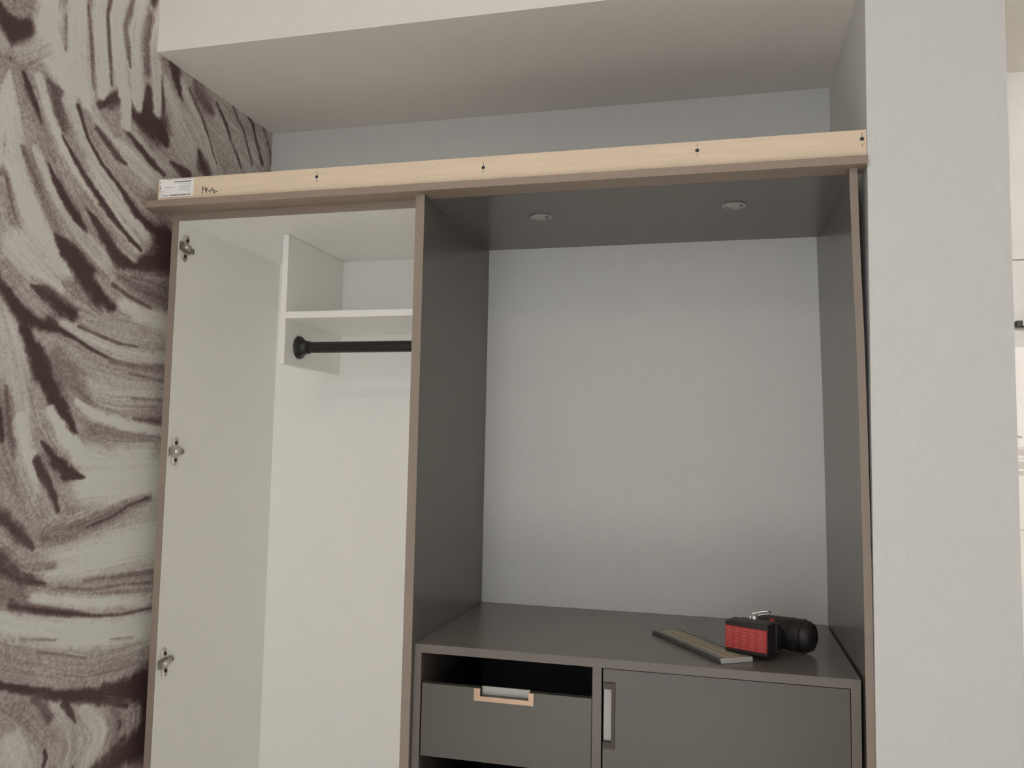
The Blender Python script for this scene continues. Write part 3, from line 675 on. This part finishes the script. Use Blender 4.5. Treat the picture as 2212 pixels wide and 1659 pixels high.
# ------------------------------------------------------------------ flat strip pack on the worktop
a = Vector((1.086, 0.3182)); c = Vector((1.2636, 0.0511)); b2 = Vector((1.1572, 0.3722))
ex = (c-a); LEN = ex.length; ex.normalize(); WID = 0.086
DARKST = mat('dark_grey_strip_base', (0.11, 0.105, 0.095), 0.5, noise=(60, 0.15, (1, 1, 1)))
PK = thing('strip_pack', 'flat grooved grey and tan strip lying partly under the power tool', 'strip', (a.x, a.y, ZC), math.atan2(ex.y, ex.x))
LEN = 0.318
obj('base_plate', bm_box(NB(), 0, LEN-0.006, 0, WID, 0.0004, 0.0075, 0.0012), DARKST, PK, local=True)
for w0, w1, m_, nm in ((0.002, 0.016, GRYP, 'side_rail'), (0.019, 0.034, TANP, 'slat'), (0.039, 0.054, TANP, 'slat'), (0.058, 0.068, TANP, 'slat'), (0.071, 0.084, GRYP, 'side_rail')):
    obj(nm, bm_box(NB(), 0.006 if m_ is GRYP else 0.030, LEN-0.010, w0, w1, 0.0075, 0.0115 if m_ is GRYP else 0.0105, 0.001), m_, PK, local=True)
obj('slat', bm_box(NB(), 0.012, 0.030, 0.018, 0.070, 0.0075, 0.0100, 0.001), TANP, PK, local=True)
obj('end_cap', bm_box(NB(), LEN-0.008, LEN, 0.002, WID-0.002, 0.0004, 0.0112, 0.001), SILV, PK, local=True)

# ------------------------------------------------------------------ cordless power tool lying on its side
DR = thing('cordless_drill', 'black cordless power tool with red ribbed battery lying on the worktop', 'power tool', (1.2692, 0.1330, 0.9622), math.radians(-25))
bat = obj('battery', bm_box(NB(), 0.0, 0.1035, 0.002, 0.052, 0.0, 0.0725, 0.004, 2), BLKP, DR, local=True)
obj('red_panel', bm_box(NB(), 0.0015, 0.1020, -0.0012, 0.004, 0.0095, 0.0612, 0.001), REDP, bat, local=True)
for i in range(5):
    x0 = 0.0050+i*0.0192
    for k in range(9):
        z0 = 0.0120+k*0.0053
        obj('grip_rib', bm_box(NB(), x0, x0+0.0140, -0.0034, -0.0010, z0, z0+0.0030, 0.0007), REDL, bat, local=True)
obj('base_housing', bm_box(NB(), 0.006, 0.1060, 0.050, 0.082, 0.003, 0.0690, 0.006, 2), BLKP, DR, local=True)
obj('handle', bm_tube(NB(), [(0.060, 0.075, 0.036), (0.072, 0.100, 0.032), (0.082, 0.135, 0.030), (0.086, 0.160, 0.026)], [0.021, 0.0185, 0.020, 0.024], 20), BLKP, DR, local=True, smooth=True)
obj('trigger', bm_box(NB(), 0.048, 0.068, 0.108, 0.128, 0.024, 0.038, 0.003, 2), REDP, DR, local=True)
BYC, BZC = 0.160, 0.0285
obj('motor_housing', bm_lathe(NB(), [(0, 0.000), (0.028, 0.000), (0.033, 0.010), (0.036, 0.030), (0.0385, 0.060), (0.0390, 0.118), (0.0385, 0.132), (0.0360, 0.143), (0.0300, 0.152), (0.0160, 0.158), (0, 0.159)], 36, 'x', (0, BYC, BZC)), BLKP, DR, local=True, smooth=True)
obj('chuck', bm_lathe(NB(), [(0, -0.050), (0.012, -0.050), (0.019, -0.040), (0.0215, -0.020), (0.0215, 0.002), (0, 0.002)], 28, 'x', (0, BYC, BZC)), BLACK, DR, local=True, smooth=True)
for x0 in (0.098, 0.126):
    obj('vent_ring', bm_lathe(NB(), [(0.0383, x0), (0.0400, x0+.001), (0.0400, x0+.005), (0.0383, x0+.006)], 36, 'x', (0, BYC, BZC)), BLACK, DR, local=True, smooth=True)
bm = bm_lathe(NB(), [(0, 0.0035), (0.006, 0.003), (0.0078, 0.0), (0.0078, -0.004)], 20, 'z'); bm.transform(Matrix.Translation((0.060, BYC-0.0245, BZC+0.0290)) @ Matrix.Rotation(math.radians(42), 4, 'X'))
obj('selector_button', bm, REDP, DR, local=True, smooth=True)
hk = obj('belt_hook', bm_tube(NB(), [(0.040, 0.060, 0.069), (0.037, 0.060, 0.078), (0.041, 0.062, 0.083), (0.054, 0.066, 0.087), (0.074, 0.074, 0.091), (0.079, 0.082, 0.089), (0.074, 0.086, 0.084), (0.050, 0.076, 0.078)], 0.0022, 10), CHROME, DR, local=True, smooth=True)
obj('hook_screw', bm_lathe(NB(), [(0.0075, 0.069), (0.0075, 0.075), (0.006, 0.079), (0, 0.0805)], 18, 'z', (0.048, 0.058, 0)), CHROME, DR, local=True, smooth=True)

# ------------------------------------------------------------------ niche beyond the stub wall
ps = box('planning_sheet', 2.005, 2.60, YD-0.0025, YD-0.0003, 0.884, 1.7285, PAPER)
tag(ps, 'white printed plan sheet on the wall beyond the stub wall', 'poster')
fc = bpy.data.curves.new('title_text', 'FONT'); fc.body = 'Plan'; fc.size = 0.0095; fc.extrude = 0.0002; fc.align_x = 'LEFT'
to = bpy.data.objects.new('title_tmp', fc); COL.objects.link(to)
dg = bpy.context.evaluated_depsgraph_get(); me = bpy.data.meshes.new_from_object(to.evaluated_get(dg)); bpy.data.objects.remove(to)
tm = bpy.data.objects.new('title_text', me); me.materials.append(INK); COL.objects.link(tm); tm.parent = ps
tm.matrix_basis = Matrix.Translation((2.0365, YD-0.0028, 1.4812)) @ Matrix.Rotation(math.radians(90), 4, 'X')
def pl(z0, z1, m_, nm='table_row'): box(nm, 2.030, 2.57, YD-0.0029, YD-0.0025, z0, z1, m_, ps)
GREY1 = mat('pale_table_print', (0.70, 0.67, 0.64), 0.7, noise=(80, 0.05, (1, 1, 1)))
GREY2 = mat('grey_rule_print', (0.42, 0.41, 0.40), 0.7, noise=(80, 0.05, (1, 1, 1)))
pl(1.4560, 1.4570, GREY2, 'rule_line'); pl(1.4340, 1.4525, GREY1); pl(1.4245, 1.4255, GREY2, 'rule_line'); pl(1.3980, 1.4180, GREY1); pl(1.3800, 1.3920, GREY1)
pl(1.2336, 1.2352, GREY2, 'rule_line')
hb = thing('clip_rail', 'dark clip rail with clear clips on the wall beyond the stub wall', 'rail', (2.3, YD, 1.79))
box('rail_bar', 2.0405, 2.60, YD-0.020, YD-0.0005, 1.7820, 1.7995, BLACK, hb, bevel=0.002)
for x in (2.054, 2.20, 2.34, 2.48):
    box('clip', x, x+0.022, YD-0.024, YD-0.0205, 1.7845, 1.7985, SILV, hb, bevel=0.001)
struct(box('trim_1', 1.8510, RX1, YD-0.0015, YD-0.0001, 1.9695, 1.9720, mat('grey_joint', (0.22, 0.19, 0.18), 0.7, noise=(60, .1, (1, 1, 1)))), 'thin grey joint line across the right niche wall', 'trim')
# unseen spotlight added to brighten the right niche
cl = thing('niche_fill_spot', 'added unseen white spotlight brightening the right niche wall', 'ceiling lamp', (3.3, -1.6, RZ))
obj('mount_plate', bm_lathe(NB(), [(0, -0.0002), (0.05, -0.0002), (0.05, -0.02), (0, -0.02)], 32, 'z'), FRAME, cl, local=True, smooth=True)
obj('stem', bm_lathe(NB(), [(0, -0.02), (0.01, -0.02), (0.01, -0.36), (0, -0.36)], 16, 'z'), FRAME, cl, local=True, smooth=True)
aim = (Vector((2.90, YD, 1.80))-Vector((3.3, -1.6, RZ-0.41))).normalized(); qa = aim.to_track_quat('-Z', 'Y')
bm = bm_lathe(NB(), [(0, 0.08), (0.03, 0.08), (0.042, 0.05), (0.045, -0.05), (0.041, -0.05), (0.038, 0.03), (0, 0.03)], 32, 'z'); bm.transform(Matrix.Translation((0, 0, -0.41)) @ qa.to_matrix().to_4x4())
obj('lamp_head', bm, FRAME, cl, local=True, smooth=True)
l = bpy.data.lights.new('niche_fill_spot_light', 'SPOT'); l.energy = 136; l.color = (1.0, 0.88, 0.79); l.spot_size = math.radians(60); l.spot_blend = 0.4; l.shadow_soft_size = 0.04
lo = bpy.data.objects.new('niche_fill_spot_light', l); COL.objects.link(lo); lo.parent = cl
lo.matrix_basis = Matrix.Translation(Vector((0, 0, -0.41))+aim*0.055) @ qa.to_matrix().to_4x4()
# round ceiling lamp of the room
rl = thing('ceiling_lamp', 'round white ceiling lamp of the room', 'ceiling lamp', (0.45, -2.3, RZ))
obj('lamp_base', bm_lathe(NB(), [(0, -0.0002), (0.19, -0.0002), (0.19, -0.03), (0, -0.03)], 40, 'z'), FRAME, rl, local=True, smooth=True)
obj('lamp_shade', bm_lathe(NB(), [(0.185, -0.03), (0.18, -0.06), (0.14, -0.09), (0, -0.10)], 40, 'z'), mat('warm_lit_shade', (0.9, 0.87, 0.82), 0.5, noise=(40, .01, (1, 1, 1)), emit=((1.0, 0.80, 0.60), 4.0)), rl, local=True, smooth=True)
l = bpy.data.lights.new('ceiling_lamp_light', 'AREA'); l.shape = 'DISK'; l.size = 0.34; l.energy = 8; l.color = (1.0, 0.84, 0.68)
lo = bpy.data.objects.new('ceiling_lamp_light', l); COL.objects.link(lo); lo.parent = rl; lo.location = (0, 0, -0.105)
